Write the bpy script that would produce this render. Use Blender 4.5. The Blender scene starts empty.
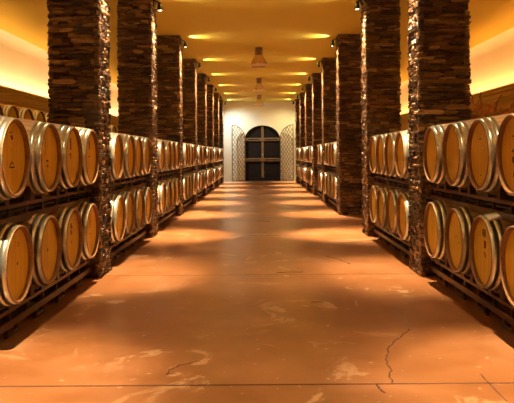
import bpy, bmesh, math, random
from math import pi, sin, cos, tan, radians
from mathutils import Vector, Matrix

random.seed(7)
scene = bpy.context.scene
COL = scene.collection

# ------------------------------------------------------------------ constants
F = 665.0                      # focal length in pixels of the 514 px wide frame
CAMH = 1.382
VPX, VPY = 259.65, 154.2
ROLL = 0.007
WIN = 1.80                     # inner faces of the pillars
PW, PD = 0.56, 0.55
HALL_H = 4.08
XWALL = 5.70
Y_END = 34.3
Y_BACK = -2.6
HEADX = 1.77                   # plane of the barrel heads
PIL_Y = [3.70, 7.46, 11.13, 15.00, 18.65, 22.15, 25.65, 29.15, 32.60]
Z_LOW, Z_UP = 0.583, 1.367

def floor_pt(px, py):
    u, v = px - VPX, py - VPY
    x, yd = u - ROLL * v, v + ROLL * u
    y = CAMH * F / yd
    return x * y / F, y

# ------------------------------------------------------------------ materials
def new_mat(name):
    m = bpy.data.materials.new(name); m.use_nodes = True
    nt = m.node_tree; nt.nodes.clear()
    out = nt.nodes.new('ShaderNodeOutputMaterial')
    b = nt.nodes.new('ShaderNodeBsdfPrincipled')
    nt.links.new(b.outputs[0], out.inputs[0])
    return m, nt, b

def N(nt, t, **kw):
    n = nt.nodes.new(t)
    for k, v in kw.items():
        setattr(n, k, v)
    return n

def math_node(nt, op, a, b=None):
    n = nt.nodes.new('ShaderNodeMath'); n.operation = op
    for i, v in enumerate((a, b)):
        if v is None: continue
        if isinstance(v, (int, float)): n.inputs[i].default_value = v
        else: nt.links.new(v, n.inputs[i])
    return n.outputs[0]

def ramp(nt, fac, stops):
    r = nt.nodes.new('ShaderNodeValToRGB')
    e = r.color_ramp.elements
    e.remove(e[-1])
    e[0].position = stops[0][0]; e[0].color = (*stops[0][1], 1)
    for p, c in stops[1:]:
        k = e.new(p); k.color = (*c, 1)
    nt.links.new(fac, r.inputs[0])
    return r.outputs[0]

def noise(nt, vec, scale, detail=4, rough=0.55, dist=0.0):
    n = nt.nodes.new('ShaderNodeTexNoise')
    n.inputs['Scale'].default_value = scale
    n.inputs['Detail'].default_value = detail
    n.inputs['Roughness'].default_value = rough
    n.inputs['Distortion'].default_value = dist
    if vec is not None: nt.links.new(vec, n.inputs['Vector'])
    return n.outputs[0]

def mix(nt, fac, a, b, mode='MIX'):
    n = nt.nodes.new('ShaderNodeMix'); n.data_type = 'RGBA'; n.blend_type = mode
    if isinstance(fac, (int, float)): n.inputs[0].default_value = fac
    else: nt.links.new(fac, n.inputs[0])
    for idx, v in ((6, a), (7, b)):
        if isinstance(v, tuple): n.inputs[idx].default_value = (*v, 1)
        else: nt.links.new(v, n.inputs[idx])
    return n.outputs[2]

def bump(nt, b, h, strength=0.3, dist=0.01):
    n = nt.nodes.new('ShaderNodeBump')
    n.inputs['Strength'].default_value = strength
    n.inputs['Distance'].default_value = dist
    nt.links.new(h, n.inputs['Height']); nt.links.new(n.outputs[0], b.inputs['Normal'])

def coords(nt, kind='Object'):
    return nt.nodes.new('ShaderNodeTexCoord').outputs[kind]

def mapping(nt, vec, scale):
    n = nt.nodes.new('ShaderNodeMapping'); n.inputs['Scale'].default_value = scale
    nt.links.new(vec, n.inputs['Vector']); return n.outputs[0]

def mat_paint(name, c1, c2, rough=0.75, sc=0.6):
    m, nt, b = new_mat(name)
    v = coords(nt)
    f = noise(nt, v, sc, 4, 0.5)
    nt.links.new(ramp(nt, f, [(0.35, c1), (0.65, c2)]), b.inputs['Base Color'])
    b.inputs['Roughness'].default_value = rough
    b.inputs['Specular IOR Level'].default_value = 0.25
    bump(nt, b, noise(nt, v, 40, 3), 0.12, 0.004)
    return m

def mat_plain(name, c, rough=0.5, metallic=0.0, var=0.25, sc=14):
    m, nt, b = new_mat(name)
    v = coords(nt)
    f = noise(nt, v, sc, 4, 0.6)
    lo = tuple(x * (1 - var) for x in c); hi = tuple(min(1, x * (1 + var)) for x in c)
    nt.links.new(ramp(nt, f, [(0.3, lo), (0.7, hi)]), b.inputs['Base Color'])
    b.inputs['Roughness'].default_value = rough
    b.inputs['Metallic'].default_value = metallic
    return m

def mat_floor():
    m, nt, b = new_mat('polished_terracotta_concrete')
    v = coords(nt)
    n1 = noise(nt, v, 0.7, 6, 0.58, 0.4)
    n2 = noise(nt, v, 2.2, 8, 0.6, 0.2)
    base = ramp(nt, n1, [(0.34, (0.165, 0.054, 0.013)), (0.5, (0.24, 0.085, 0.026)), (0.66, (0.36, 0.152, 0.070))])
    c = mix(nt, 0.40, base, ramp(nt, n2, [(0.3, (0.18, 0.066, 0.020)), (0.68, (0.38, 0.165, 0.066))]))
    # pale lime blooms with ragged outlines
    n3 = noise(nt, v, 1.35, 9, 0.68, 1.2)
    st = ramp(nt, n3, [(0.575, (0, 0, 0)), (0.60, (1, 1, 1)), (0.66, (0.25, 0.25, 0.25)), (0.75, (0, 0, 0))])
    n4 = noise(nt, v, 0.42, 3, 0.5)
    msk = ramp(nt, n4, [(0.40, (0, 0, 0)), (0.55, (1, 1, 1))])
    fac = math_node(nt, 'MULTIPLY', math_node(nt, 'MULTIPLY', st, msk), 0.85)
    c = mix(nt, fac, c, (0.55, 0.32, 0.17))
    # small pale specks
    n5 = noise(nt, v, 16, 3, 0.5)
    sp = ramp(nt, n5, [(0.68, (0, 0, 0)), (0.71, (1, 1, 1))])
    c = mix(nt, math_node(nt, 'MULTIPLY', sp, 0.6), c, (0.6, 0.38, 0.22))
    nt.links.new(c, b.inputs['Base Color'])
    b.inputs['Roughness'].default_value = 0.29
    b.inputs['Specular IOR Level'].default_value = 0.5
    bump(nt, b, noise(nt, v, 2.5, 2, 0.4), 0.03, 0.01)
    return m

def mat_stone():
    m, nt, b = new_mat('stacked_brown_slate')
    a = nt.nodes.new('ShaderNodeAttribute'); a.attribute_name = 'tone'
    v = coords(nt)
    n1 = noise(nt, mapping(nt, v, (6, 6, 22)), 2.0, 6, 0.65)
    c = ramp(nt, a.outputs['Fac'], [(0.0, (0.030, 0.011, 0.005)), (0.42, (0.14, 0.058, 0.020)),
                                    (0.75, (0.30, 0.15, 0.055)), (1.0, (0.55, 0.33, 0.14))])
    c = mix(nt, 0.75, c, ramp(nt, n1, [(0.3, (0.35, 0.3, 0.27)), (0.7, (1.0, 1.0, 1.0))]), 'MULTIPLY')
    nt.links.new(c, b.inputs['Base Color'])
    b.inputs['Roughness'].default_value = 0.36
    b.inputs['Specular IOR Level'].default_value = 0.75
    bump(nt, b, noise(nt, mapping(nt, v, (1, 1, 1.4)), 55, 4, 0.7), 0.9, 0.02)
    return m

def mat_staves():
    m, nt, b = new_mat('oak_staves')
    v = coords(nt)
    s = nt.nodes.new('ShaderNodeSeparateXYZ'); nt.links.new(v, s.inputs[0])
    ang = math_node(nt, 'MULTIPLY', math_node(nt, 'ARCTAN2', s.outputs[2], s.outputs[1]), 30 / (2 * pi))
    fr = math_node(nt, 'FRACT', ang)
    fl = math_node(nt, 'FLOOR', ang)
    oi = nt.nodes.new('ShaderNodeObjectInfo')
    wn = nt.nodes.new('ShaderNodeTexWhiteNoise'); wn.noise_dimensions = '2D'
    cb = nt.nodes.new('ShaderNodeCombineXYZ'); nt.links.new(fl, cb.inputs[0]); nt.links.new(oi.outputs['Random'], cb.inputs[1])
    nt.links.new(cb.outputs[0], wn.inputs['Vector'])
    c = ramp(nt, wn.outputs[0], [(0.0, (0.56, 0.34, 0.17)), (1.0, (0.78, 0.54, 0.31))])
    g = noise(nt, mapping(nt, v, (2, 26, 26)), 2.4, 5, 0.6)
    c = mix(nt, 0.5, c, ramp(nt, g, [(0.3, (0.55, 0.5, 0.45)), (0.7, (1, 1, 1))]), 'MULTIPLY')
    ln = math_node(nt, 'LESS_THAN', math_node(nt, 'ABSOLUTE', math_node(nt, 'SUBTRACT', fr, 0.5)), 0.465)
    c = mix(nt, ln, (0.10, 0.05, 0.02), c)
    tint = ramp(nt, oi.outputs['Random'], [(0, (0.80, 0.72, 0.62)), (1, (1.0, 1.0, 1.0))])
    c = mix(nt, 1.0, c, tint, 'MULTIPLY')
    nt.links.new(c, b.inputs['Base Color'])
    b.inputs['Roughness'].default_value = 0.42
    bump(nt, b, ln, 0.25, 0.003)
    return m

def mat_head(name='oak_head'):
    m, nt, b = new_mat(name)
    v = coords(nt)
    s = nt.nodes.new('ShaderNodeSeparateXYZ'); nt.links.new(v, s.inputs[0])
    p = math_node(nt, 'MULTIPLY', s.outputs[1], 11.0)
    fl = math_node(nt, 'FLOOR', p); fr = math_node(nt, 'FRACT', p)
    oi = nt.nodes.new('ShaderNodeObjectInfo')
    wn = nt.nodes.new('ShaderNodeTexWhiteNoise'); wn.noise_dimensions = '2D'
    cb = nt.nodes.new('ShaderNodeCombineXYZ'); nt.links.new(fl, cb.inputs[0]); nt.links.new(oi.outputs['Random'], cb.inputs[1])
    nt.links.new(cb.outputs[0], wn.inputs['Vector'])
    c = ramp(nt, wn.outputs[0], [(0.0, (0.74, 0.46, 0.022)), (1.0, (0.82, 0.53, 0.032))])
    g = noise(nt, mapping(nt, v, (4, 26, 3)), 2.0, 5, 0.6)
    c = mix(nt, 0.35, c, ramp(nt, g, [(0.3, (0.72, 0.68, 0.6)), (0.7, (1, 1, 1))]), 'MULTIPLY')
    ln = math_node(nt, 'LESS_THAN', math_node(nt, 'ABSOLUTE', math_node(nt, 'SUBTRACT', fr, 0.5)), 0.485)
    c = mix(nt, ln, (0.33, 0.17, 0.05), c)
    tint = ramp(nt, oi.outputs['Random'], [(0, (0.84, 0.78, 0.70)), (1, (1.0, 1.0, 1.0))])
    c = mix(nt, 1.0, c, tint, 'MULTIPLY')
    nt.links.new(c, b.inputs['Base Color'])
    b.inputs['Roughness'].default_value = 0.55
    return m

def mat_emit(name, c, s):
    m = bpy.data.materials.new(name); m.use_nodes = True
    nt = m.node_tree; nt.nodes.clear()
    o = nt.nodes.new('ShaderNodeOutputMaterial'); e = nt.nodes.new('ShaderNodeEmission')
    e.inputs[0].default_value = (*c, 1); e.inputs[1].default_value = s
    nt.links.new(e.outputs[0], o.inputs[0]); return m

M = {}
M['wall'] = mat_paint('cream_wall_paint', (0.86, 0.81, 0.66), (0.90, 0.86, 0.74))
def amber_bounce_tint():
    # cream paint; amber bounce light painted into the colour below the cornice
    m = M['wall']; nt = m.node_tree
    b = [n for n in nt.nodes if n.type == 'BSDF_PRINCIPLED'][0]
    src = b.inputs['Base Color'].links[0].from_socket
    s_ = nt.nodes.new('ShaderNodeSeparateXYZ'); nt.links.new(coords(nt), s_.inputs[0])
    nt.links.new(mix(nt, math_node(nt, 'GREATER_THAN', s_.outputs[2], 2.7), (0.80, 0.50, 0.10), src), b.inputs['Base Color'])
amber_bounce_tint()
M['end'] = mat_paint('pale_cream_plaster', (0.86, 0.78, 0.55), (0.92, 0.86, 0.66), sc=0.5)
M['ceiling'] = mat_paint('ochre_ceiling_paint', (0.72, 0.58, 0.085), (0.76, 0.615, 0.10), sc=0.3)
M['cornice'] = mat_paint('cornice_paint', (0.86, 0.60, 0.12), (0.90, 0.64, 0.15), rough=0.55)
M['floor'] = mat_floor()
M['stone'] = mat_stone()
M['mortar'] = mat_plain('dark_pillar_core', (0.030, 0.016, 0.010), 0.9)
M['staves'] = mat_staves()
M['head'] = mat_head()
M['chime'] = mat_plain('oak_end_grain', (0.24, 0.11, 0.035), 0.7, 0, 0.25, 40)
M['hoop'] = mat_plain('galvanised_hoop', (0.66, 0.69, 0.60), 0.30, 0.88, 0.14, 20)
M['steel'] = mat_plain('rust_brown_rack_paint', (0.06, 0.019, 0.009), 0.40, 0.0, 0.3, 10)
M['post'] = mat_plain('black_post_paint', (0.018, 0.013, 0.011), 0.45, 0.0, 0.3, 10)
M['saddle'] = mat_plain('dark_rack_saddle', (0.05, 0.018, 0.009), 0.5, 0.0, 0.3, 10)
M['ink'] = mat_plain('black_stencil_ink', (0.028, 0.016, 0.010), 0.7)
M['redink'] = mat_plain('brown_stencil_ink', (0.16, 0.06, 0.025), 0.7)
M['white'] = mat_plain('pale_sticker', (0.75, 0.66, 0.48), 0.6)
M['black'] = mat_plain('black_lamp_metal', (0.02, 0.017, 0.015), 0.4, 0.3)
M['lens'] = mat_emit('lit_lamp_lens', (1.0, 0.80, 0.50), 22.0)
M['shade'] = mat_plain('amber_lamp_glass', (0.62, 0.40, 0.12), 0.25, 0.0, 0.15)
M['shade_rim'] = mat_plain('pale_lamp_rim', (0.80, 0.62, 0.40), 0.3, 0.0, 0.15)
M['housing'] = mat_plain('brown_lamp_housing', (0.17, 0.085, 0.035), 0.4, 0.2)
M['doorwood'] = mat_plain('dark_door_boards', (0.012, 0.006, 0.003), 1.0, 0, 0.5, 6)
M['doorframe'] = mat_plain('bronze_door_frame', (0.22, 0.14, 0.065), 0.45, 0.2)
M['brass'] = mat_plain('brass_knob', (0.7, 0.5, 0.22), 0.3, 1.0)
M['iron'] = mat_plain('wrought_iron', (0.24, 0.17, 0.09), 0.5, 0.3)
M['crack'] = mat_plain('dark_floor_crack', (0.09, 0.032, 0.012), 0.9)
M['shelf'] = mat_plain('dark_shelf_timber', (0.10, 0.05, 0.02), 0.6)
M['vine'] = mat_plain('dry_vine_bark', (0.40, 0.19, 0.05), 0.8, 0, 0.5, 16)

# ------------------------------------------------------------------ mesh helpers
class MB:
    def __init__(self):
        self.v = []; self.f = []; self.m = []; self.sm = []
    def add(self, vs, fs, mi=0, smooth=False):
        o = len(self.v); self.v += [tuple(p) for p in vs]
        for f in fs:
            self.f.append(tuple(i + o for i in f)); self.m.append(mi); self.sm.append(smooth)
        return self
    def box(self, x0, x1, y0, y1, z0, z1, mi=0):
        vs = [(x, y, z) for z in (z0, z1) for y in (y0, y1) for x in (x0, x1)]
        fs = [(0, 2, 3, 1), (4, 5, 7, 6), (0, 1, 5, 4), (2, 6, 7, 3), (0, 4, 6, 2), (1, 3, 7, 5)]
        return self.add(vs, fs, mi)
    def bar(self, a, b, r, n=6, mi=0, r2=None, smooth=True):
        a = Vector(a); b = Vector(b); d = (b - a).normalized()
        up = Vector((0, 0, 1)) if abs(d.z) < 0.9 else Vector((1, 0, 0))
        s = d.cross(up).normalized(); t = s.cross(d)
        r2 = r if r2 is None else r2
        off = pi / 4 if n == 4 else 0
        vs = []
        for c, rr in ((a, r), (b, r2)):
            for i in range(n):
                an = 2 * pi * i / n + off
                vs.append(c + s * cos(an) * rr + t * sin(an) * rr)
        fs = [(i, (i + 1) % n, n + (i + 1) % n, n + i) for i in range(n)]
        self.add(vs, fs, mi, smooth and n > 4)
        self.add(vs, [tuple(range(n))[::-1], tuple(range(n, 2 * n))], mi)
        return self
    def revolve(self, prof, axis='X', n=32, mi=0, smooth=True, c=(0, 0, 0), closed=False):
        vs = []
        for (h, r) in prof:
            for i in range(n):
                a = 2 * pi * i / n
                if axis == 'X': vs.append((c[0] + h, c[1] + r * cos(a), c[2] + r * sin(a)))
                else: vs.append((c[0] + r * cos(a), c[1] + r * sin(a), c[2] + h))
        k = len(prof); fs = []
        for j in range(k if closed else k - 1):
            jj = (j + 1) % k
            for i in range(n):
                fs.append((j * n + i, j * n + (i + 1) % n, jj * n + (i + 1) % n, jj * n + i))
        return self.add(vs, fs, mi, smooth)
    def disc(self, h, r, axis='X', n=32, mi=0, c=(0, 0, 0)):
        vs = []
        for i in range(n):
            a = 2 * pi * i / n
            if axis == 'X': vs.append((c[0] + h, c[1] + r * cos(a), c[2] + r * sin(a)))
            else: vs.append((c[0] + r * cos(a), c[1] + r * sin(a), c[2] + h))
        return self.add(vs, [tuple(range(n))], mi)
    def mesh(self, name, mats, bevel=0):
        me = bpy.data.meshes.new(name)
        me.from_pydata(self.v, [], self.f)
        if not isinstance(mats, (list, tuple)): mats = [mats]
        for x in mats: me.materials.append(x)
        me.polygons.foreach_set('material_index', self.m)
        me.polygons.foreach_set('use_smooth', self.sm)
        bm = bmesh.new(); bm.from_mesh(me)
        bmesh.ops.recalc_face_normals(bm, faces=bm.faces)
        if bevel:
            bmesh.ops.bevel(bm, geom=bm.edges[:], offset=bevel, segments=1, affect='EDGES')
        bm.to_mesh(me); bm.free(); me.update()
        return me
    def build(self, name, mats, parent=None, loc=(0, 0, 0), bevel=0):
        return put(name, self.mesh(name, mats, bevel), parent, loc)

def put(name, me, parent=None, loc=(0, 0, 0)):
    o = bpy.data.objects.new(name, me); COL.objects.link(o)
    o.location = loc
    if parent: o.parent = parent
    return o

def tag(o, label=None, cat=None, group=None, kind=None):
    if label: o['label'] = label
    if cat: o['category'] = cat
    if group: o['group'] = group
    if kind: o['kind'] = kind
    return o

def thing(name, loc, label, cat, group=None, rz=0.0):
    o = bpy.data.objects.new(name, None); COL.objects.link(o)
    o.location = loc; o.rotation_euler = (0, 0, rz); o.empty_display_size = 0.2
    return tag(o, label, cat, group)

def children_of(o):
    return [c for c in COL.objects if c.parent == o]

def copy_tree(o, parent=None, kids=None):
    c = o.copy(); COL.objects.link(c)
    if parent: c.parent = parent
    for ch in kids[o.name] if kids is not None and o.name in kids else []:
        copy_tree(ch, c, kids)
    return c

def struct(name, mb, mats, parent=None, bevel=0):
    o = mb.build(name, mats, parent, bevel=bevel)
    o['kind'] = 'structure'
    return o

def smooth_normals(o): pass

# ------------------------------------------------------------------ room shell
fl = struct('floor', MB().box(-XWALL - .3, XWALL + .3, Y_BACK - .3, Y_END + .6, -0.2, 0), M['floor'])
struct('ceiling', MB().box(-XWALL - .3, XWALL + .3, Y_BACK - .3, Y_END + .6, HALL_H, HALL_H + .2), M['ceiling'])
# side walls with a soft cove up to the ceiling
def side_wall(name, s):
    mb = MB(); prof = [(XWALL + .3, 0), (XWALL + .3, HALL_H)]
    R = 0.22
    cove = [(XWALL - R + R * cos(a), HALL_H - R + R * sin(a)) for a in [pi / 2 - i * pi / 2 / 8 for i in range(9)]]
    prof += cove + [(XWALL, 0)]
    n = len(prof); vs = []
    for y in (Y_BACK, Y_END):
        vs += [(s * p[0], y, p[1]) for p in prof]
    for i in range(n):
        j = (i + 1) % n
        mb.add([vs[i], vs[j], vs[n + j], vs[n + i]], [(0, 1, 2, 3)], 0, 2 <= i < 10)
    mb.add(vs, [tuple(range(n)), tuple(range(n, 2 * n))])
    return struct(name, mb, M['wall'])
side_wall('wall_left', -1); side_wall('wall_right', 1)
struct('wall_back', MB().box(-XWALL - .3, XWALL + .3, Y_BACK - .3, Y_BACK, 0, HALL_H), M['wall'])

# far wall with an arched opening
DCX, DW, DTOP, DSPR = 0.155, 0.905, 2.87, 2.16
ARCH = [(DCX + DW * cos(a), DSPR + (DTOP - DSPR) * sin(a)) for a in [pi * i / 28 for i in range(29)]]   # right to left
def far_wall():
    mb = MB(); y0, y1 = Y_END, Y_END + .35
    XL, XR = -XWALL - .3, XWALL + .3
    mb.box(XL, DCX - DW, y0, y1, 0, DSPR); mb.box(DCX + DW, XR, y0, y1, 0, DSPR)
    mb.box(XL, DCX - DW, y0, y1, DSPR, HALL_H); mb.box(DCX + DW, XR, y0, y1, DSPR, HALL_H)
    for i in range(28):
        (xa, za), (xb, zb) = ARCH[i], ARCH[i + 1]
        vs = [(xa, y0, za), (xb, y0, zb), (xb, y0, HALL_H), (xa, y0, HALL_H),
              (xa, y1, za), (xb, y1, zb), (xb, y1, HALL_H), (xa, y1, HALL_H)]
        mb.add(vs, [(0, 1, 2, 3), (4, 7, 6, 5), (0, 4, 5, 1)])
    return struct('wall_far', mb, M['end'])
far_wall()
trim1 = struct('trim_1', MB().box(1.72, 2.25, Y_END - .12, Y_END, 0, HALL_H), M['end'])

# cornices with a lighting ledge, one per long wall
def cornice(name, s):
    P = [(5.72, 2.60), (5.62, 2.60), (5.60, 2.635), (5.545, 2.65), (5.53, 2.685), (5.50, 2.695), (5.485, 2.725),
         (5.38, 2.75), (5.355, 2.785), (5.30, 2.795), (5.30, 2.835), (5.335, 2.835), (5.335, 2.815), (5.72, 2.80)]
    mb = MB(); n = len(P); vs = []
    for y in (Y_BACK, Y_END): vs += [(s * p[0], y, p[1]) for p in P]
    mb.add(vs, [(i, (i + 1) % n, n + (i + 1) % n, n + i) for i in range(n)])
    mb.add(vs, [tuple(range(n)), tuple(range(n, 2 * n))])
    return struct(name, mb, M['cornice'])
cornice('trim_2', -1); cornice('trim_3', 1)

# ------------------------------------------------------------------ arched door with open iron lattice gates
door = thing('door_1', (DCX, Y_END + .2, 0), 'dark arched double door with bronze cross rails in the far wall', 'door')
door['kind'] = 'structure'
def local_arch(w, spr, top, n=28):
    return [(w * cos(pi * i / n), spr + (top - spr) * sin(pi * i / n)) for i in range(n + 1)]
def door_leaf(s):
    mb = MB()
    z = 0.03
    while z < DTOP - .05:
        z1 = min(z + .115, DTOP - .02)
        zz = z1
        w = DW - .02
        if zz > DSPR:
            w = (DW - .02) * math.sqrt(max(0, 1 - ((zz - DSPR) / (DTOP - DSPR)) ** 2))
        if w > .08: mb.box(*(sorted((s * .05, s * w))), 0.0, .035, z, z1 - .008)
        z = z1
    mb.box(*(sorted((s * .05, s * (DW - .005)))), .035, .05, 0, DSPR)
    a = local_arch(DW, DSPR, DTOP)
    pts = [p for p in a if p[0] * s >= -1e-6]
    vs = [(p[0], .045, p[1]) for p in pts] + [(0, .045, DSPR)]
    mb.add(vs, [tuple(range(len(vs)))])
    return mb.build('door_leaf', M['doorwood'], door)
for s in (-1, 1): door_leaf(s)
mb = MB(); a0 = local_arch(DW, DSPR, DTOP); a1 = local_arch(DW - .05, DSPR, DTOP - .05)
for i in range(28):
    vs = []
    for y in (-.08, .0):
        for (p, q) in ((a0, i), (a0, i + 1), (a1, i + 1), (a1, i)): vs.append((p[q][0], y, p[q][1]))
    mb.add(vs, [(0, 1, 2, 3), (4, 7, 6, 5), (0, 4, 5, 1), (3, 2, 6, 7)])
mb.box(-DW, -DW + .05, -.08, 0, 0, DSPR); mb.box(DW - .05, DW, -.08, 0, 0, DSPR)
mb.build('arch_frame', M['doorwood'], door)
MB().box(-.065, .065, -.05, .0, 0, DTOP - .03).build('mullion', M['doorframe'], door, bevel=.006)
for z, mt in ((2.13, 'doorframe'), (1.08, 'doorframe'), (0.07, 'doorwood')):
    r = MB().box(-DW + .02, DW - .02, -.09, -.03, z - .07, z + .10).build('cross_rail', M[mt], door, bevel=.006)
    if mt == 'doorframe':
        MB().box(-DW + .14, -.16, -.105, -.09, z - .01, z + .03).box(.12, DW - .12, -.105, -.09, z - .01, z + .03).build('bolt_slot', M['doorwood'], r)
k = MB(); k.revolve([(0, .0), (0.0, .03), (-.03, .042), (-.06, .03), (-.07, 0)], 'Z', 12)
ko = k.build('knob', M['brass'], door, loc=(0, -.09, 1.36)); ko.rotation_euler = (pi / 2, 0, 0)

def gate(s):
    W, spr, top = DW, DSPR, DTOP
    g = thing('lattice_gate', (DCX + s * DW, Y_END - .04, 0),
              'open iron lattice gate leaf folded out on the %s side of the arched door' % ('left' if s < 0 else 'right'),
              'gate', 'iron lattice gate leaves', rz=-s * radians(44))
    # local x runs outward from the hinge: 0..s*W ; height grows outwards along the quarter arch
    H = lambda t: spr + (top - spr) * math.sqrt(max(0, 1 - (1 - t) ** 2))
    fr = MB()
    fr.box(*sorted((0, s * .03)), -.015, .015, 0.02, H(0.03)); fr.box(*sorted((s * (W - .035), s * W)), -.015, .015, 0.02, top)
    fr.box(*sorted((0, s * W)), -.015, .015, 0.02, .06)
    for i in range(18):
        t0, t1 = i / 18, (i + 1) / 18
        fr.bar((s * W * t0, 0, H(t0)), (s * W * t1, 0, H(t1)), .02, 4)
    fr.build('gate_frame', M['iron'], g)
    lt = MB(); step = .25
    for d in (1, -1):
        c = -top * 1.0
        while c < top * 2 + 1:
            # line z = c + d*1.25*x, clipped to the leaf outline
            pts = []
            for i in range(61):
                x = W * i / 60; z = c + d * 1.25 * x
                if .04 < z < H(x / W): pts.append((x, z))
            if len(pts) > 2:
                (xa, za), (xb, zb) = pts[0], pts[-1]
                lt.bar((s * xa, .006 * d, za), (s * xb, .006 * d, zb), .011, 4)
            c += step
    lt.build('lattice', M['iron'], g)
    return g
gate(-1); gate(1)
lk = MB().box(-.02, .02, -.03, 0, -.05, .05).bar((0, -.03, .03), (.07, -.07, .03), .008)
lk.build('hook', M['iron'], trim1, loc=(1.83, Y_END - .12, 2.14))

# ------------------------------------------------------------------ floor joints and cracks (parts of the floor)
def strip(points, wid, name):
    mb = MB()
    for i in range(len(points) - 1):
        a = Vector((*points[i], 0)); b = Vector((*points[i + 1], 0)); d = (b - a).normalized()
        n = Vector((-d.y, d.x, 0)) * wid * (0.5 if len(points) < 3 else random.uniform(.35, .75))
        up = Vector((0, 0, .0012))
        mb.add([a - n, b - n, b + n, a + n, a - n + up, b - n + up, b + n + up, a + n + up],
               [(4, 5, 6, 7), (0, 1, 5, 4), (2, 3, 7, 6), (1, 2, 6, 5), (0, 4, 7, 3)])
    o = mb.build(name, M['crack'], fl); o['kind'] = 'structure'; return o
def jag(pts, amp=0.012, k=5):
    out = []
    for i in range(len(pts) - 1):
        for j in range(k):
            t = j / k
            out.append((pts[i][0] * (1 - t) + pts[i + 1][0] * t + random.uniform(-amp, amp),
                        pts[i][1] * (1 - t) + pts[i + 1][1] * t + random.uniform(-amp, amp)))
    out.append(pts[-1]); return out
strip([(-5.6, 3.985), (5.6, 3.985)], .018, 'joint')
strip([(-5.6, 7.62), (5.6, 7.62)], .006, 'joint')
strip([(-5.6, 11.3), (5.6, 11.3)], .006, 'joint')
P = lambda *l: [floor_pt(*p) for p in l]
strip(jag(P((409, 329), (402, 337), (391, 343), (388, 352), (386, 360), (390, 370), (392, 383))), .010, 'crack')
strip(jag(P((376, 384), (379, 388), (385, 393)), .006), .010, 'crack')
strip(jag(P((481, 374), (488, 382), (507, 401)), .004, 3), .010, 'crack')
strip(jag(P((276, 273), (288, 272), (303, 272)), .01), .02, 'crack')
strip(jag(P((312, 302), (324, 302)), .008), .012, 'crack')
strip(jag(P((166, 375), (170, 370), (180, 365), (200, 361)), .008), .008, 'crack')
strip(jag(P((325, 256), (338, 259), (350, 264)), .01), .014, 'crack')
strip(jag(P((257, 221), (270, 221.5)), .01), .04, 'crack')

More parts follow.
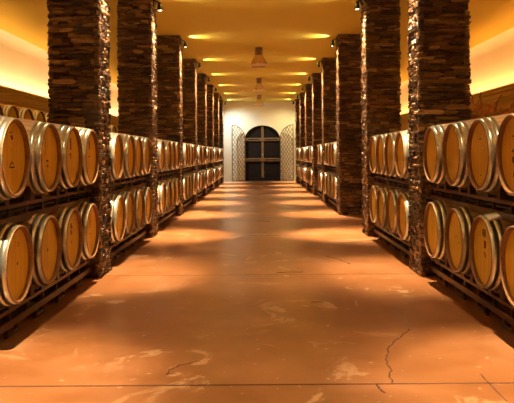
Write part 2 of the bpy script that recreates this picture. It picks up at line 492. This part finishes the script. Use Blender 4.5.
# ------------------------------------------------------------------ stone pillars
def pillar_mesh(seed):
    rnd = random.Random(seed)
    vs, fs, tone = [], [], []
    hx, hy = PW / 2, PD / 2
    def stone(face, u0, u1, z0, z1, prot):
        depth = .05
        pinned = lambda u: abs(abs(u) - (hx if face % 2 == 0 else hy)) < .03
        t = min(1, max(0, rnd.gauss(.42, .27)))
        if rnd.random() < .07: t = rnd.uniform(.8, 1)
        j = lambda a: rnd.uniform(-a, a)
        inset = min(.014, (z1 - z0) * .30)
        o = len(vs)
        # eight-sided lens-like outline, pinched towards the two ends
        uc, zc, hu, hz = (u0 + u1) / 2, (z0 + z1) / 2, (u1 - u0) / 2, (z1 - z0) / 2
        pin0, pin1 = rnd.uniform(.15, .9), rnd.uniform(.15, .9); k0, k1 = rnd.uniform(.5, .9), rnd.uniform(.5, .9)
        if pinned(u0): pin0 = .85
        if pinned(u1): pin1 = .85
        tilt = j(.004)
        shape = [(-1, -pin0), (-k0, -1), (k1, -1), (1, -pin1), (1, pin1), (k1, 1), (-k0, 1), (-1, pin0)]
        base = [(uc + a * hu, zc + b_ * hz + a * tilt) for a, b_ in shape]
        mid = [(u + j(.003), z + j(.002)) for u, z in base]
        sh = 1 - min(.4, 2.0 * inset / (u1 - u0)); sv = 1 - min(.5, 1.6 * inset / (z1 - z0))
        front = [(uc + (u - uc) * sh + j(.003), zc + (z - zc) * sv + j(.002)) for u, z in base]
        sl = j(.008)
        pj = [prot + j(.004) + sl * (u - uc) / hu for u, z in base]
        ring = [(u, z, -depth) for u, z in base] + [(u, z, prot - .009) for u, z in mid] + [(u, z, p) for (u, z), p in zip(front, pj)]
        for (u, z, d) in ring:
            if face == 0: vs.append((u, -hy - d, z))
            elif face == 1: vs.append((hx + d, u, z))
            elif face == 2: vs.append((-u, hy + d, z))
            else: vs.append((-hx - d, -u, z))
        ff = []
        for a in (0, 8):
            for i in range(8):
                k = (i + 1) % 8
                ff.append((o + a + i, o + a + k, o + a + 8 + k, o + a + 8 + i))
        ff.append(tuple(range(o + 16, o + 24)))
        for f in ff: fs.append(f); tone.append(t)
    for face in range(4):
        L = (PW if face % 2 == 0 else PD) / 2
        z = 0.0; row = 0
        while z < HALL_H - .002:
            h = rnd.choice((.020, .026, .032, .040, .048, .058)) * rnd.uniform(.9, 1.1)
            z1 = min(z + h, HALL_H)
            ext0 = rnd.uniform(-.004, .022); ext1 = rnd.uniform(-.004, .022)
            u = -L - ext0
            while u < L + ext1 - .001:
                w = rnd.uniform(.07, .26) * (1.25 if h > .03 else 1) * (1 if face % 2 == 0 else .5)
                u1 = u + w
                if L + ext1 - u1 < .06: u1 = L + ext1
                stone(face, u + .001, u1 - .001, z + rnd.uniform(0, .003), z1 - .001, rnd.choice((-.006, .004, .012, .020, .028)) + rnd.uniform(-.004, .010) - .014 if face % 2 == 0 else rnd.choice((-.004, .004, .010, .016)) - .008)
                u = u1
            z = z1; row += 1
    me = bpy.data.meshes.new('stone_pillar')
    # core
    o = len(vs); c = .03
    vs += [(x, y, z) for z in (0, HALL_H) for y in (-hy + c, hy - c) for x in (-hx + c, hx - c)]
    core = [(0, 2, 3, 1), (4, 5, 7, 6), (0, 1, 5, 4), (2, 6, 7, 3), (0, 4, 6, 2), (1, 3, 7, 5)]
    nst = len(fs)
    fs += [tuple(i + o for i in f) for f in core]; tone += [0] * 6
    me.from_pydata(vs, [], fs)
    me.materials.append(M['stone']); me.materials.append(M['mortar'])
    for p in me.polygons:
        if p.index >= nst: p.material_index = 1
    at = me.attributes.new('tone', 'FLOAT', 'FACE'); at.data.foreach_set('value', tone)
    bm = bmesh.new(); bm.from_mesh(me); bmesh.ops.recalc_face_normals(bm, faces=bm.faces); bm.to_mesh(me); bm.free()
    return me
PM = [pillar_mesh(s) for s in (3, 14, 25, 36)]
ORD = ['nearest', 'second', 'third', 'fourth', 'fifth', 'sixth', 'seventh', 'farthest']

LIGHTC = (1.0, 0.76, 0.44)
def spot(name, loc, direction, watts, angle, blend, radius=.03, parent=None, col=LIGHTC):
    l = bpy.data.lights.new(name, 'SPOT'); l.energy = watts; l.color = col
    l.spot_size = radians(angle); l.spot_blend = blend; l.shadow_soft_size = radius
    o = bpy.data.objects.new(name, l); COL.objects.link(o); o.location = loc
    o.rotation_euler = Vector(direction).to_track_quat('-Z', 'Y').to_euler()
    if parent: o.parent = parent
    return o

W_NARROW, W_GRAZE, W_WIDE, W_UP = 1450.0, 1750.0, 160.0, 115.0
LX = .115
# lamp meshes, local +x points to the aisle, origin on the pillar face at ceiling level
lm_plate = MB().box(0, .02, -.05, .05, -.16, 0).mesh('mounting_plate', M['black'], .003)
b = MB(); b.bar((.01, 0, -.05), (LX, 0, -.10), .012); lm_arm = b.mesh('arm', M['black'])
b = MB(); b.revolve([(-.10, .0), (-.10, .034), (-.21, .042), (-.235, .046), (-.235, .040), (-.215, .036)], 'Z', 20, c=(LX, 0, 0)); lm_body = b.mesh('lamp_body', M['black'])
b = MB(); b.disc(-.226, .038, 'Z', 20, 0, (LX, 0, 0)); lm_lens = b.mesh('lens', M['lens'])

k = 0
for i, y in enumerate(PIL_Y):
    for s in (-1, 1):
        side = 'left' if s < 0 else 'right'
        o = put('stone_pillar', PM[k % 4], None, (s * (WIN + PW / 2), y + PD / 2, 0))
        o.rotation_euler = (0, 0, pi * ((k // 4) % 2)); k += 1
        if i == 0: lab = 'stacked slate pillar beside the camera on the %s, out of frame' % side
        else: lab = '%s stacked brown slate pillar on the %s side of the hall' % (ORD[i - 1], side)
        tag(o, lab, 'pillar', 'stacked slate pillars along the hall')
        px = s * (WIN - .0)
        t = thing('pillar_spotlight', (px, y + .24, HALL_H),
                  ('small black spotlight high on the %s %s pillar under the ceiling' % (ORD[i - 1], side)) if i else 'small black spotlight over the camera on the %s' % side,
                  'spotlight', 'pillar spotlights', rz=0 if s < 0 else pi)
        for nm, me in (('mounting_plate', lm_plate), ('arm', lm_arm), ('lamp_body', lm_body), ('lens', lm_lens)):
            put(nm, me, t)
        col = LIGHTC if i < 8 else ((.84, .96, 1.0) if s < 0 else (1.0, .88, .50))
        kn = (.34, .55, 2.1, 1.8, 1.7, 1.7, 1.7, 1.7, 1)[i]
        spot('down_beam', (LX, 0, -.245), (.09, 0, -1), W_NARROW * kn, 50 if i < 2 else 33, 1.0, .025, t, col)
        spot('wall_grazer', (LX, 0, -.245), (-.06, 0, -1), W_GRAZE, 46, .8, .025, t, col)
        spot('wide_beam', (LX, 0, -.245), (.0, 0, -1) if i < 8 else (.5, .95 * (1 if s < 0 else -1), -1.25), W_WIDE if i < 8 else (285 if s < 0 else 160), 125 if i < 8 else 105, 1.0, .03, t, col)
        spot('up_glow', (LX + .02, 0, -.12), (1, 0, .30), W_UP, 112, 1.0, .05, t, col)

# hidden strips on the cornice ledges
for s in (-1, 1):
    l = bpy.data.lights.new('cornice_strip', 'AREA'); l.shape = 'RECTANGLE'
    l.size = .10; l.size_y = Y_END - Y_BACK - .4; l.energy = 430; l.spread = radians(180); l.color = (1.0, .56, .26) if s < 0 else (1.0, .45, .14)
    o = bpy.data.objects.new('cornice_strip', l); COL.objects.link(o)
    o.location = (s * 5.39, (Y_END + Y_BACK) / 2, 2.83)
    o.rotation_euler = (0, pi + s * radians(50), 0)

# ------------------------------------------------------------------ barrels
BL, RH, RB = 0.95, 0.283, 0.343
def rad(x): return RH + (RB - RH) * (1 - (2 * x / BL) ** 2)
def barrel_meshes(n):
    h = BL / 2
    st = MB()
    xs = [-h + BL * i / 14 for i in range(15)]
    prof = [(x, rad(x)) for x in xs]
    st.revolve(prof, 'X', n)
    ch = MB()
    for s in (1,):
        p = [(s * h, RH), (s * (h + .002), RH - .006), (s * (h + .002), RH - .016), (s * (h - .044), RH - .020)]
        ch.revolve(p, 'X', n)
    hd_back = [(-h, RH), (-(h + .002), RH - .006), (-(h + .002), RH - .016), (-(h - .044), RH - .020)]
    hd = MB(); hd.disc(h - .036, RH - .0175, 'X', n)
    hd2 = MB(); hd2.revolve(hd_back, 'X', n); hd2.disc(-(h - .040), RH - .018, 'X', n)
    hoops = []
    for s in (-1, 1):
        for (a, b_) in ((.003, .052), (.060, .106), (.285, .325)):
            x0, x1 = s * (h - a), s * (h - b_)
            p = [(x0, rad(x0) - .001), (x0, rad(x0) + .0030), (x1, rad(x1) + .0030), (x1, rad(x1) - .001)]
            m = MB(); m.revolve(p, 'X', n); hoops.append(m)
    return st, ch, hd, hd2, hoops
st, ch, hd, hd2, hoops = barrel_meshes(48)
B_HD2 = hd2.mesh('rear_head', M['head'])
B_ST = st.mesh('staves', M['staves']); B_CH = ch.mesh('chime', M['chime']); B_HD = hd.mesh('head', M['head'])
B_HP = [h_.mesh('hoop', M['hoop']) for h_ in hoops]
for me in [B_ST] + B_HP:
    pass
def merge(mbs):
    o = MB()
    for mb, mi in mbs:
        b0 = len(o.v); o.v += mb.v
        o.f += [tuple(i + b0 for i in f) for f in mb.f]; o.m += [mi] * len(mb.f); o.sm += mb.sm
    return o
st, ch, hd, hd2, hoops = barrel_meshes(28)
B_FAR = merge([(st, 0), (ch, 1), (hd, 2), (hd2, 2)] + [(h_, 3) for h_ in hoops]).mesh('wine_barrel', [M['staves'], M['chime'], M['head'], M['hoop']])

BARRELS = {}
def barrel(X, y, zc, s, detailed, label, group, roll=None):
    """s = -1: left side, head faces +x"""
    rz = 0 if s < 0 else pi
    xc = X + (-BL / 2 if s < 0 else BL / 2)
    roll = random.uniform(-.4, .4) if roll is None else roll
    if detailed:
        t = thing('wine_barrel', (xc, y, zc - RB), label, 'barrel', group, rz)
        for nm, me in [('staves', B_ST), ('chime', B_CH), ('head', B_HD), ('rear_head', B_HD2)] + [('hoop', m) for m in B_HP]:
            p = put(nm, me, t, (0, 0, RB))
            if nm == 'head': p.rotation_euler = (roll, 0, 0); hdo = p
            if nm == 'staves': p.rotation_euler = (random.uniform(0, 6.28), 0, 0)
        return t, hdo
    o = put('wine_barrel', B_FAR, None, (xc, y, zc)); o.rotation_euler = (roll, 0, rz)
    tag(o, label, 'barrel', group)
    return o, None

def free_bays(i, s):
    """centre depths of the four barrels of a bay, nearest first"""
    if i == 0:
        return None
    y0 = PIL_Y[i] + PD; y1 = PIL_Y[i + 1]
    g = min(.725, (y1 - y0 - .80) / 3)
    c = (y0 + y1) / 2 + (-.08 if s > 0 else 0) * 0
    if i == 1: c = (9.51 if s < 0 else 9.43); g = .705
    return [c + (j - 1.5) * g for j in range(4)]

BAY0 = {(-1, 1): [4.85, 5.67, 6.37, 7.06], (-1, 0): [4.91, 5.65, 6.36, 7.06],
        (1, 1): [4.70, 5.42, 6.17, 6.93], (1, 0): [4.64, 5.36, 6.10, 6.92]}
LAB0 = {
    (-1, 1): ['large upper barrel at the left picture edge with a black peaked stamp on its head',
              'upper left barrel with pale hoop and two short stamped lines, behind the peak-stamped one',
              'upper left barrel stamped with one black bar and a scribble near its top',
              'upper left barrel touching the nearest left pillar, dark bar stamp near its top'],
    (-1, 0): ['lower left barrel at the picture edge with central plug and shining hoop',
              'lower left barrel with a dark central plug and no stamp',
              'lower left barrel stamped with black figures near the top of its head',
              'lower left barrel next to the nearest left pillar, stamped with a vertical brown line'],
    (1, 1): ['large upper barrel cut by the right picture edge with a brown square stamp',
             'upper right barrel with a small white dot and short black mark on its head',
             'upper right barrel with two bright hoop glints and plain head, second from nearest pillar',
             'upper right barrel right beside the nearest right pillar with a plain head'],
    (1, 0): ['lower right barrel cut by the picture edge with dark block stamps and white dot',
             'lower right barrel with pale sheet on top and dark stencil blocks on its head',
             'lower right barrel with two small knots on its otherwise plain head',
             'lower right barrel right beside the nearest right pillar with one small dark knot'],
}
def mark(parent, mb, mat, name='stamp', label=None):
    o = mb.build(name, mat, parent)
    if label: o['label'] = label
    return o
HXF = BL / 2 - .036
# marks are drawn on the head in local coordinates: y to the viewer's right for the left row (head faces +x), z up
def flat(y0, y1, z0, z1, mb=None):
    mb = mb or MB(); return mb.box(HXF - .001, HXF + .0012, y0, y1, z0, z1)
def poly_mark(pts, w, mb=None):
    mb = mb or MB()
    for a, b_ in zip(pts[:-1], pts[1:]):
        mb.bar((HXF, a[0], a[1]), (HXF, b_[0], b_[1]), w, 4)
    return mb
def text_rows(y0, z, n, h=.012, mb=None, rnd=random):
    mb = mb or MB()
    y = y0
    for _ in range(n):
        w = rnd.uniform(.006, .012)
        flat(y, y + w, z - h / 2 * rnd.uniform(.6, 1), z + h / 2, mb); y += w + .004
    return mb
def dot(y, z, r, mb=None):
    mb = mb or MB(); mb.revolve([(HXF - .001, 0), (HXF + .002, r), (HXF + .002, 0)], 'X', 12, c=(0, y, z)); return mb
def glyph(mb, ch_, y, z, h):
    """small seven-segment style stencil figure"""
    w = h * .55; t = h * .16
    seg = {'3': 'abcdg', '5': 'afgcd', '2': 'abged', 'S': 'afgcd', 'B': 'abcdefg', 'E': 'afged', 'L': 'fed', 'A': 'abcefg'}[ch_]
    R_ = {'a': (0, w, h - t, h), 'g': (0, w, h / 2 - t / 2, h / 2 + t / 2), 'd': (0, w, 0, t), 'f': (0, t, h / 2, h), 'e': (0, t, 0, h / 2),
          'b': (w - t, w, h / 2, h), 'c': (w - t, w, 0, h / 2)}
    for c in seg:
        a = R_[c]; flat(y + a[0], y + a[1], z + a[2], z + a[3], mb)
    return mb

def decorate(key, j, hd_):
    s, tier = key
    hd_.rotation_euler = (0, 0, 0)
    ink = M['ink']
    if key == (-1, 1):
        if j == 0:
            mark(hd_, poly_mark([(-.035, -.055), (-.005, -.028), (.012, -.042), (.028, -.050)], .004), ink)
            mark(hd_, text_rows(-.05, -.068, 7), ink, 'lettering')
            mark(hd_, poly_mark([(-.03, .155), (.0, .165), (.01, .14), (-.015, .135), (-.005, .15)], .005), ink)
            mark(hd_, text_rows(-.04, .185, 4, .009), ink, 'lettering')
            mark(hd_, dot(-.01, .055, .005), ink, 'knot')
        elif j == 1:
            m = MB()
            for q in range(7): flat(-.065, -.053, .15 - q * .02, .162 - q * .02, m)
            mark(hd_, m, M['redink'], 'lettering')
            mark(hd_, text_rows(-.04, -.03, 4, .016), ink, 'lettering'); mark(hd_, text_rows(-.03, -.075, 3, .014), ink, 'lettering')
        elif j == 2:
            mark(hd_, flat(-.03, .005, .07, .18), ink); m = MB(); mark(hd_, poly_mark([(-.05, .02), (-.01, .035), (-.03, .0), (.0, -.01)], .006), ink)
        else:
            mark(hd_, flat(-.02, .01, .08, .17), ink); mark(hd_, text_rows(-.03, .0, 5, .012), M['redink'], 'lettering')
    elif key == (-1, 0):
        if j in (0, 1):
            mark(hd_, dot(-.01 if j else .03, .0, .013), ink, 'plug')
            if j == 0: mark(hd_, poly_mark([(.05, .12), (.052, .16)], .003), M['redink'])
        elif j == 2:
            m = MB(); glyph(m, 'B', -.03, .10, .05); glyph(m, 'E', .005, .10, .05); glyph(m, 'S', -.03, .045, .045); glyph(m, 'L', .005, .045, .045)
            mark(hd_, m, ink, 'lettering'); mark(hd_, flat(.0, .012, -.04, -.02), ink)
        else:
            mark(hd_, flat(-.012, .004, .03, .19), M['redink']); mark(hd_, dot(.01, -.03, .010), ink, 'knot')
    elif key == (1, 1):
        if j == 0:
            mark(hd_, poly_mark([(-.05, .02), (.0, .04), (.03, .02)], .007), ink); mark(hd_, flat(-.06, .03, -.06, -.015), M['redink'])
            mark(hd_, text_rows(-.05, .13, 5, .01), ink, 'lettering'); mark(hd_, poly_mark([(-.04, -.16), (.0, -.11), (.03, -.15)], .005), M['redink'])
        elif j == 1:
            mark(hd_, flat(-.045, .0, .12, .132), ink); mark(hd_, dot(-.02, .165, .008), ink, 'knot'); mark(hd_, dot(.06, .055, .011), M['white'], 'sticker')
            mark(hd_, dot(-.01, -.17, .008), ink, 'knot')
    else:
        if j == 0:
            m = MB(); flat(-.04, .03, .07, .15, m); mark(hd_, m, ink); mark(hd_, flat(-.035, .02, -.03, .04), M['redink'])
            mark(hd_, dot(.09, .02, .016), M['white'], 'sticker')
        elif j == 1:
            m = MB(); glyph(m, 'B', .0, .12, .06); glyph(m, 'A', -.04, .12, .06); mark(hd_, m, ink, 'lettering')
            mark(hd_, flat(-.01, .04, .03, .09), M['redink']); mark(hd_, poly_mark([(0, .0), (.03, -.04)], .005), M['redink']); mark(hd_, dot(.085, .05, .012), M['white'], 'sticker')
        elif j == 2:
            mark(hd_, dot(-.03, .03, .009), ink, 'knot'); mark(hd_, dot(.05, -.02, .007), ink, 'knot')
        else:
            mark(hd_, dot(-.05, .01, .008), ink, 'knot')

JW = ['nearest', 'second', 'third', 'farthest']
for s in (-1, 1):
    side = 'left' if s < 0 else 'right'
    for i in range(8):
        for tier, zc in ((1, Z_UP), (0, Z_LOW)):
            tw = 'upper' if tier else 'lower'
            ys = BAY0[(s, tier)] if i == 0 else free_bays(i, s)
            if s > 0 and i == 2: continue          # this bay is an open passage
            if s > 0 and i == 4: ys = ys[:2]
            for j, y in enumerate(ys):
                if i == 0:
                    lab = LAB0[(s, tier)][j]; grp = 'large barrels in the nearest %s rack' % side
                    o, h_ = barrel(s * HEADX, y, zc, s, True, lab, grp, 0)
                    decorate((s, tier), j, h_)
                else:
                    nx = ORD[i]
                    lab = '%s of %s %s barrels between the %s and %s %s pillars' % (JW[j], 'two' if len(ys) == 2 else 'four', tw, ORD[i - 1], nx, side)
                    grp = 'oak barrels racked between the %s side pillars' % side
                    dx = random.uniform(-.015, .015)
                    yy = y
                    o, h_ = barrel(s * (HEADX + dx), yy, zc, s, i <= 3, lab, grp)
                if i == 0 and (s, tier, j) == (1, 0, 1):
                    # pale sheet lying over the barrel top
                    m = MB(); n = 8; vs = []
                    for q in range(n + 1):
                        a = radians(62 + 50 * q / n)
                        for x in (.03, .24):
                            r = rad(BL / 2 - x) + .006 + .002 * sin(q * 2)
                            vs.append((BL / 2 - x, r * cos(a), RB + r * sin(a)))
                    vs2 = [(v_[0], v_[1] * 1.012, RB + (v_[2] - RB) * 1.012) for v_ in vs]
                    m.add(vs + vs2, [(2 * q, 2 * q + 1, 2 * q + 3, 2 * q + 2) for q in range(n)] +
                          [(18 + 2 * q, 18 + 2 * q + 1, 18 + 2 * q + 3, 18 + 2 * q + 2) for q in range(n)])
                    sh = m.build('paper_sheet', M['white']); sh.location = o.location; sh.rotation_euler = o.rotation_euler
                    tag(sh, 'pale paper sheet draped over a lower barrel in the right foreground', 'sheet')

# ------------------------------------------------------------------ racks
def rack(s, i, y0, y1, ysU, ysL):
    side = 'left' if s < 0 else 'right'
    if i == 0: lab = 'brown steel barrel rack in the %s foreground before the nearest pillar' % side
    else: lab = 'brown steel barrel rack between the %s and %s %s pillars' % (ORD[i - 1], ORD[i], side)
    t = thing('barrel_rack', (s * 2.2, (y0 + y1) / 2, 0), lab, 'rack', 'steel barrel racks between the pillars')
    L = (y1 - y0) / 2; cy = (y0 + y1) / 2
    X = lambda x: x * s - s * 2.2
    for (top, bot) in ((1.012, .862), (.225, .075)):
        for x in (1.92, 2.56):
            xa, xb = sorted((X(x - .022), X(x + .022)))
            MB().box(xa, xb, -L, L, top - .032, top).build('top_rail', M['steel'], t, bevel=.003)
            if x < 2:
                MB().box(xa, xb, -L, L, bot, bot + .055).build('bottom_rail', M['steel'], t, bevel=.003)
                if i <= 3:
                    n = max(2, int(round((y1 - y0) / .42)))
                    for q in range(n + 1):
                        yy = -L + .02 + (2 * L - .04) * q / n
                        MB().box(X(x) - .010, X(x) + .010, yy - .010, yy + .010, bot + .05, top - .03).build('strut', M['steel'], t)
    for z0, z1 in ((.935, .952), (.165, .182)):  # dark plates added to block light and keep the rail gaps black
        xa, xb = sorted((X(1.95), X(2.54)))
        MB().box(xa, xb, -L + .01, L - .01, z0, z1).build('added_shade_plate', M['post'], t)
    # cross ties
    for z in (.125, .895):
        for yy in (-L + .05, 0, L - .05):
            xa, xb = sorted((X(1.92), X(2.56)))
            MB().box(xa, xb, yy - .02, yy + .02, z - .02, z + .02).build('cross_tie', M['steel'], t)
    if i == 0: pys = [(-1.85), .5 * (ysU[1] + ysU[2]) - cy, L - .04]
    else: pys = [-L + .04, .5 * (ysU[1] + ysU[2]) - cy, L - .04]
    for yy in pys:
        for x in (1.995, 2.50):
            MB().box(X(x) - .03, X(x) + .03, yy - .019, yy + .019, 0, .985).build('post', M['post'], t, bevel=.003)
    if i <= 1:
        # U shaped feet under the bottom rail
        q = -L + .25
        while q < L:
            m = MB()
            pts = [(q - .10, .075), (q - .09, .02), (q + .09, .02), (q + .10, .075)]
            for a, b_ in zip(pts[:-1], pts[1:]): m.bar((X(1.92), a[0], a[1]), (X(1.92), b_[0], b_[1]), .018, 6)
            m.bar((X(1.92), q - .13, .012), (X(1.92), q + .13, .012), .014, 6)
            m.build('foot', M['steel'], t); q += .62
    if i <= 2:
        for ys, zc, top in ((ysU, Z_UP, 1.012), (ysL, Z_LOW, .225)):
            for y in ys:
                for x in (1.92, 2.56):
                    m = saddle(t, y - cy, X(x), zc, top)
    return t
def saddle(parent, y, lx, zc, railtop):
    wx = abs(lx + (-1 if parent.location.x < 0 else 1) * 2.2)
    r = rad(BL / 2 - (wx - HEADX)) + .001
    m = MB(); n = 10; w = .028
    inner = [(y + r * cos(radians(-132 + 84 * q / n)), zc + r * sin(radians(-132 + 84 * q / n))) for q in range(n + 1)]
    for q in range(n):
        (ya, za), (yb, zb) = inner[q], inner[q + 1]
        if q in (1, 2, 7, 8): ta = tb = railtop - .002
        else: ta, tb = max(railtop - .002, za - .014), max(railtop - .002, zb - .014)
        vs = [(lx - w, ya, ta), (lx - w, yb, tb), (lx - w, yb, zb), (lx - w, ya, za), (lx + w, ya, ta), (lx + w, yb, tb), (lx + w, yb, zb), (lx + w, ya, za)]
        m.add(vs, [(0, 1, 2, 3), (4, 7, 6, 5), (0, 4, 5, 1), (3, 2, 6, 7), (0, 3, 7, 4), (1, 5, 6, 2)])
    return m.build('saddle', M['saddle'], parent)
for s in (-1, 1):
    for i in range(8):
        if s > 0 and i == 2: continue
        y0 = PIL_Y[i] + PD + .02 if i else 4.27
        y1 = PIL_Y[i + 1] - .03
        u = BAY0[(s, 1)] if i == 0 else free_bays(i, s)
        l_ = BAY0[(s, 0)] if i == 0 else free_bays(i, s)
        rack(s, i, y0, y1, u, l_)

# ------------------------------------------------------------------ rear row on the left, by the wall
XR, ZR = 4.40, 1.99
rr = thing('barrel_rack', (-4.85, 14.6, 0), 'tall dark rack along the left wall behind the front barrels', 'rack')
for x in (-4.55, -5.2):
    MB().box(x + 4.85 - .03, x + 4.85 + .03, -4.6, 6.6, ZR - RB - .06, ZR - RB + .005).build('top_rail', M['steel'], rr)
    for yy in (-4.5, -1.0, 2.8, 6.5):
        MB().box(x + 4.85 - .035, x + 4.85 + .035, yy - .035, yy + .035, 0, ZR - RB - .055).build('post', M['post'], rr)
ry = 10.35; n = 0
rows = []
while ry < 21.0:
    rows.append(ry); ry += .745
seen = ['leftmost dark-rimmed barrel behind the front row on the left, cut by the picture edge',
        'second dark-rimmed barrel from the left edge, against the left wall behind the front row',
        'third dark-rimmed barrel from the left edge, against the left wall behind the front row',
        'dark-rimmed rear barrel by the left wall, closest to the nearest left pillar']
# first visible ones sit at depth 11.2, 11.9, 12.7, 13.4
ys = [10.42, 11.17, 11.92, 12.71, 13.44, 14.2, 18.7, 19.45, 20.2]
for q, y in enumerate(ys):
    lab = (seen[q - 1] if 1 <= q <= 4 else 'rear barrel by the left wall, nearer than the picture edge' if q == 0 else
           'rear barrel by the left wall hidden behind the nearest left pillar' if q == 5 else
           'rear barrel by the left wall glimpsed in the gap beyond the nearest left pillar')
    o, h_ = barrel(-XR, y, ZR, -1, 1 <= q <= 4, lab, 'rear barrels along the left wall')

# ------------------------------------------------------------------ dried vine stumps on a shelf by the right wall
sh = thing('wooden_shelf', (4.75, 13.4, 0), 'dark timber shelf along the right wall behind the front barrels', 'shelf')
MB().box(-.35, .35, -2.0, 2.0, 1.78, 1.84).build('shelf_board', M['shelf'], sh, bevel=.004)
for x in (-.3, .3):
    for y in (-1.9, 0, 1.9): MB().box(x - .035, x + .035, y - .035, y + .035, 0, 1.78).build('leg', M['shelf'], sh)

def vine(y, x, h, w, seed, label):
    rnd = random.Random(seed)
    t = thing('vine_stump', (x, y, 1.84), label, 'vine stump', 'dried vine stumps on the right shelf')
    bm = bmesh.new(); bmesh.ops.create_icosphere(bm, subdivisions=4, radius=1)
    for v in bm.verts:
        p = v.co; f = 1 + .18 * sin(5 * p.x + seed) * cos(4 * p.y) + .12 * sin(9 * p.z + 3 * p.x) + .10 * abs(sin(7 * p.y + seed * 2))
        v.co = Vector((p.x * w * .5 * f, p.y * w * .5 * f, h * .45 + p.z * h * .47 * f))
        if v.co.z < 0: v.co.z = 0
    for f in bm.faces: f.smooth = True
    me = bpy.data.meshes.new('trunk'); bm.to_mesh(me); bm.free(); me.materials.append(M['vine'])
    put('trunk', me, t)
    for q in range(4):
        m = MB(); a = rnd.uniform(0, 6.28); p = Vector((cos(a) * w * .2, sin(a) * w * .2, h * .6)); d = Vector((cos(a) * .4, sin(a) * .9, 1)).normalized()
        r = .035
        for k_ in range(4):
            p2 = p + d * rnd.uniform(.08, .13); m.bar(p, p2, r, 6, 0, r * .75); p = p2; r *= .75
            d = (d + Vector((rnd.uniform(-.5, .5), rnd.uniform(-.5, .5), rnd.uniform(-.2, .3)))).normalized()
        m.build('branch', M['vine'], t)
    return t
vine(12.42, 4.55, .40, .40, 3, 'dark bushy dried vine stump by the right wall, nearest the picture edge')
vine(12.92, 4.66, .30, .36, 8, 'low dried vine stump with crossed twigs, middle one by the right wall')
vine(13.45, 4.55, .55, .62, 5, 'large rounded dried vine stump by the right wall')
vine(14.15, 4.62, .50, .55, 9, 'dried vine stump by the right wall half hidden by the nearest right pillar')

# ------------------------------------------------------------------ pendant lamps on the ceiling
def pendant(y, label):
    t = thing('ceiling_lamp', (0, y, HALL_H), label, 'ceiling lamp', 'bell shaped ceiling lamps')
    m = MB(); m.revolve([(0, 0.0), (0, .09), (-.02, .10), (-.035, .085), (-.035, 0)], 'Z', 24); m.build('ceiling_plate', M['housing'], t)
    m = MB(); m.revolve([(-.03, .085), (-.06, .085), (-.065, .075), (-.17, .075), (-.175, .085), (-.20, .09)], 'Z', 24)
    for a in range(4):
        m.bar((.09 * cos(a * pi / 2), .09 * sin(a * pi / 2), -.04), (.09 * cos(a * pi / 2), .09 * sin(a * pi / 2), -.19), .010)
    m.build('lamp_housing', M['housing'], t)
    m = MB(); m.revolve([(-.19, .085), (-.23, .115), (-.32, .165), (-.40, .200), (-.44, .212), (-.44, .204), (-.32, .156), (-.23, .106)], 'Z', 40)
    m.build('lamp_shade', M['shade'], t)
    m = MB(); m.revolve([(-.415, .208), (-.42, .217), (-.475, .214), (-.49, .195), (-.49, .185), (-.44, .20)], 'Z', 40)
    r = m.build('shade_rim', M['shade_rim'], t)
    m = MB()
    for a in range(3):
        m.box(.20 * cos(a * 2.09) - .02, .20 * cos(a * 2.09) + .02, .20 * sin(a * 2.09) - .02, .20 * sin(a * 2.09) + .02, -.44, -.415)
    m.build('clip', M['housing'], r)
    return t
pendant(16.85, 'bell-shaped amber ceiling lamp nearest the camera, largest of three')
pendant(23.6, 'middle one of three bell-shaped amber ceiling lamps')
pendant(30.3, 'farthest and smallest bell-shaped ceiling lamp in front of the far wall')

# ------------------------------------------------------------------ world, camera, view
w = bpy.data.worlds.new('world'); scene.world = w; w.use_nodes = True
w.node_tree.nodes['Background'].inputs[0].default_value = (0, 0, 0, 1)
cam = bpy.data.cameras.new('camera'); co = bpy.data.objects.new('camera', cam); COL.objects.link(co)
cam.sensor_fit = 'HORIZONTAL'; cam.sensor_width = 36; cam.lens = F * 36 / 514
cam.shift_x = -(VPX - 257) / 514; cam.shift_y = -(201.5 - VPY) / 514
cam.clip_end = 200; cam.clip_start = .05
co.location = (0, 0, CAMH)
co.rotation_euler = (Matrix.Rotation(pi / 2, 4, 'X') @ Matrix.Rotation(-ROLL, 4, 'Z')).to_euler()
scene.camera = co
scene.view_settings.view_transform = 'Standard'
scene.view_settings.look = 'None'
scene.view_settings.exposure = 0.0
scene.view_settings.gamma = 1
scene.view_settings.use_curve_mapping = False
